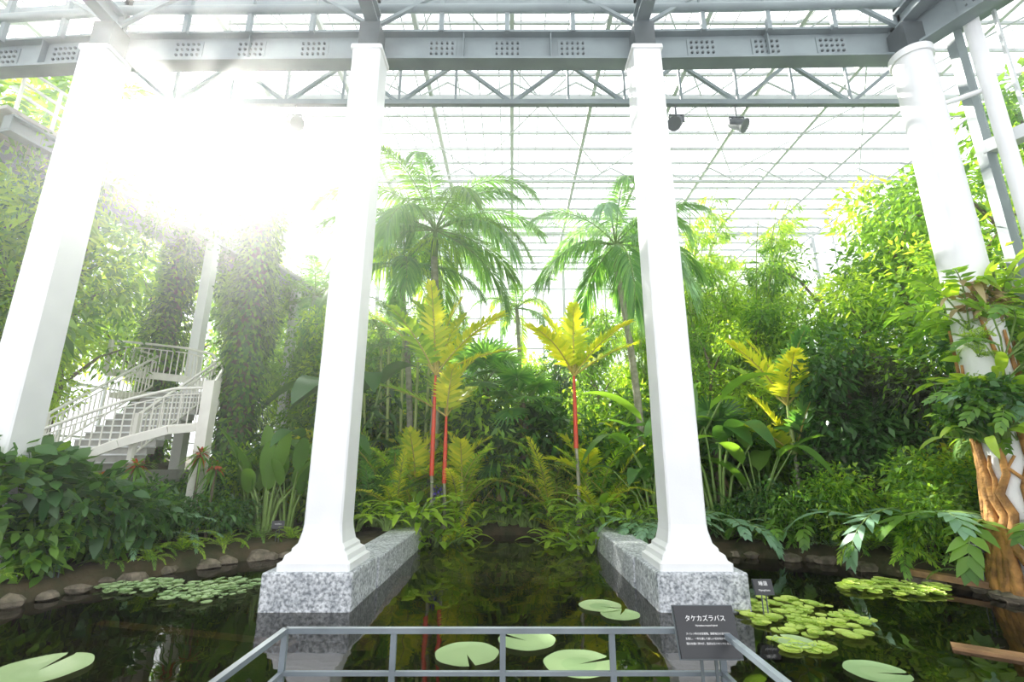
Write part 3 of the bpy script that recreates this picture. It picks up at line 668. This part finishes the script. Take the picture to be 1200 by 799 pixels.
# back rows
lib=[T1,T2,T3]
for i,x in enumerate(np.arange(-13,14,1.9)):
    y=R.uniform(21.5,25.5); 
    s=R.uniform(.95,1.15) if abs(x+.3)>2.2 else .72
    place('broadleaf_tree',lib[i%3],x,y,s)
for i,x in enumerate(np.arange(-9,13,2.0)):
    place('broadleaf_tree',lib[(i+1)%3],x+R.normal(0,.3),R.uniform(17.5,19.5),R.uniform(.62,.8) if abs(x-.3)>1.6 else .5)
for i,x in enumerate(np.arange(-6,14,1.3)):
    place('leafy_shrub',[S1,S4,S3,S1][i%4],x,R.uniform(15.6,17),R.uniform(1.7,2.5))
for i,x in enumerate(np.arange(3.2,13,1.2)):
    place('leafy_shrub',[S4,S1,S1][i%3],x,R.uniform(13.4,14.8),R.uniform(1.2,1.8))
# right bank
for x,y,s,me in [(8.2,15.5,.8,T1),(10.2,15,1.0,T2),(12,13.5,1.2,T1),(11.2,10.8,1.05,T2),(9.6,12.6,.75,T1),(6.4,15.2,.7,T2),(13.3,10.2,1.3,T1),(12.4,7.2,1.1,T3),(10.3,9.0,.95,T2)]:
    place('broadleaf_tree',me,x,y,s)
place('bamboo_clump',BB,6.6,17.5,1.15); place('bamboo_clump',BB,9.0,17.0,1.1); place('bamboo_clump',BB,5.0,18.5,.95)
for x,y,s in [(8.1,11.3,.95),(9.0,11.0,.85),(7.6,11.8,.8)]: place('dark_leaved_tree',TD,x,y,s)
for x,y,s,me in [(7.0,10.6,1.0,S1),(7.9,9.9,1.1,S1),(6.2,11.3,.8,S4),(8.6,9.2,1.1,S1),(7.5,9.2,.8,S1),(9.4,8.6,1.2,S2),(9.0,7.4,.9,S2),(5.2,11.9,.6,S4),(9.4,10.2,1.4,S3),(8.7,6.9,.7,S2)]:
    place('leafy_shrub',me,x,y,s)
for x,y,s,me in [(6.7,11.0,1.5,F1),(7.2,10.2,1.5,F2),(7.7,9.4,1.3,F2),(6.0,11.4,.8,F2),(7.4,9.9,1.8,F1),(8.2,9.6,1.8,F2),(7.5,8.5,.8,F1),(5.5,11.5,.7,F1),(8.2,7.0,.9,F1),(6.7,10.8,.8,F3)]:
    place('fern',me,x,y,s)
for x,y,s,me in [(4.9,11.7,1.3,L1),(2.95,11.7,.9,L1),(5.6,11.4,.8,L2),(3.6,11.8,1.0,L1),(6.6,11.2,1.1,L2),(7.6,9.5,1.7,L1),(8.6,7.7,1.4,L2),(3.3,11.5,1.0,L1),(8.3,8.6,1.8,L2)]:
    place('split_leaf_philodendron',me,x,y,s)
# epiphytes on right column
mb=MB(); x,y=CX[3],7.85
for i in range(30):
    a=R.uniform(0,6.28); k=12; z=np.linspace(0.1,R.uniform(1.8,4.4),k); aa=a+np.cumsum(R.normal(0,.16,k)); rr=.37+.2*np.exp(-z*1.1)
    tube(mb,np.c_[x+rr*np.cos(aa),y+rr*np.sin(aa),z],np.linspace(.09,.02,k),'root',7)
mb.obj('aerial_roots')
def epi(me,name,zs,s,n,az=(-3.0,.4)):
    for i in range(n):
        a=R.uniform(*az); z=R.uniform(*zs); inst(name,me,(x+.36*math.cos(a),y+.36*math.sin(a),z),s*R.uniform(.8,1.2),R.uniform(0,6.28),(-.6*math.sin(a)*-1,.5*math.cos(a)))
epi(L2,'climbing_philodendron',(1.8,4.4),.85,7); epi(L1,'climbing_philodendron',(1.6,3.4),.8,3); epi(F2,'climbing_fern',(2.4,4.9),.6,4); epi(SPb,'climbing_anthurium',(1.5,4.9),1.1,6)
epi(S2,'climbing_ivy',(1.4,3.8),.5,4)
mb=MB()
for i in range(26):
    a=R.uniform(-3.1,.2); z=4.7+R.uniform(-.25,.3); o=np.array([math.cos(a),math.sin(a),0])
    leaves(mb,[(x+.34*o[0],y+.34*o[1],z)],[o+[0,0,R.uniform(.2,1)]],[0,0,1.],R.uniform(.4,.7),.12,R.uniform(.5,1.2),'lf_bright' if i%3 else 'dry',5,'broad',.1)
cloud(mb,(x-.15,y-.35,4.6),(.28,.22,.25),160,.2,'dry',.6)
mb.obj('staghorn_fern')

# ------------------------------------------------------------------ light, world, camera
mb=MB(); box(mb,-15.8,15.8,-2.9,27.8,-.7,12.7,'haze'); mb.obj('sun_glow_volume')  # unseen volume added for sun glow and washed-out foliage
w=bpy.data.worlds.new('sky'); SC.world=w; w.use_nodes=True; bg=w.node_tree.nodes['Background']
bg.inputs[0].default_value=(.95,.97,1,1); bg.inputs[1].default_value=2.25
sd=Vector((-.6875,.851,.7125)).normalized()
l=bpy.data.lights.new('sun','SUN'); l.energy=20; l.angle=.02; l.color=(1,.96,.88); lo=bpy.data.objects.new('sun',l); SC.collection.objects.link(lo)
lo.rotation_euler=sd.to_track_quat('Z','Y').to_euler(); lo.location=sd*40
cam=bpy.data.cameras.new('camera'); co=bpy.data.objects.new('camera',cam); SC.collection.objects.link(co)
cam.lens=16.8; cam.sensor_width=36; cam.clip_end=200
co.location=(0,0,2.0); co.rotation_euler=(math.radians(90+14.2),0,0)
SC.camera=co
SC.view_settings.view_transform='Standard'
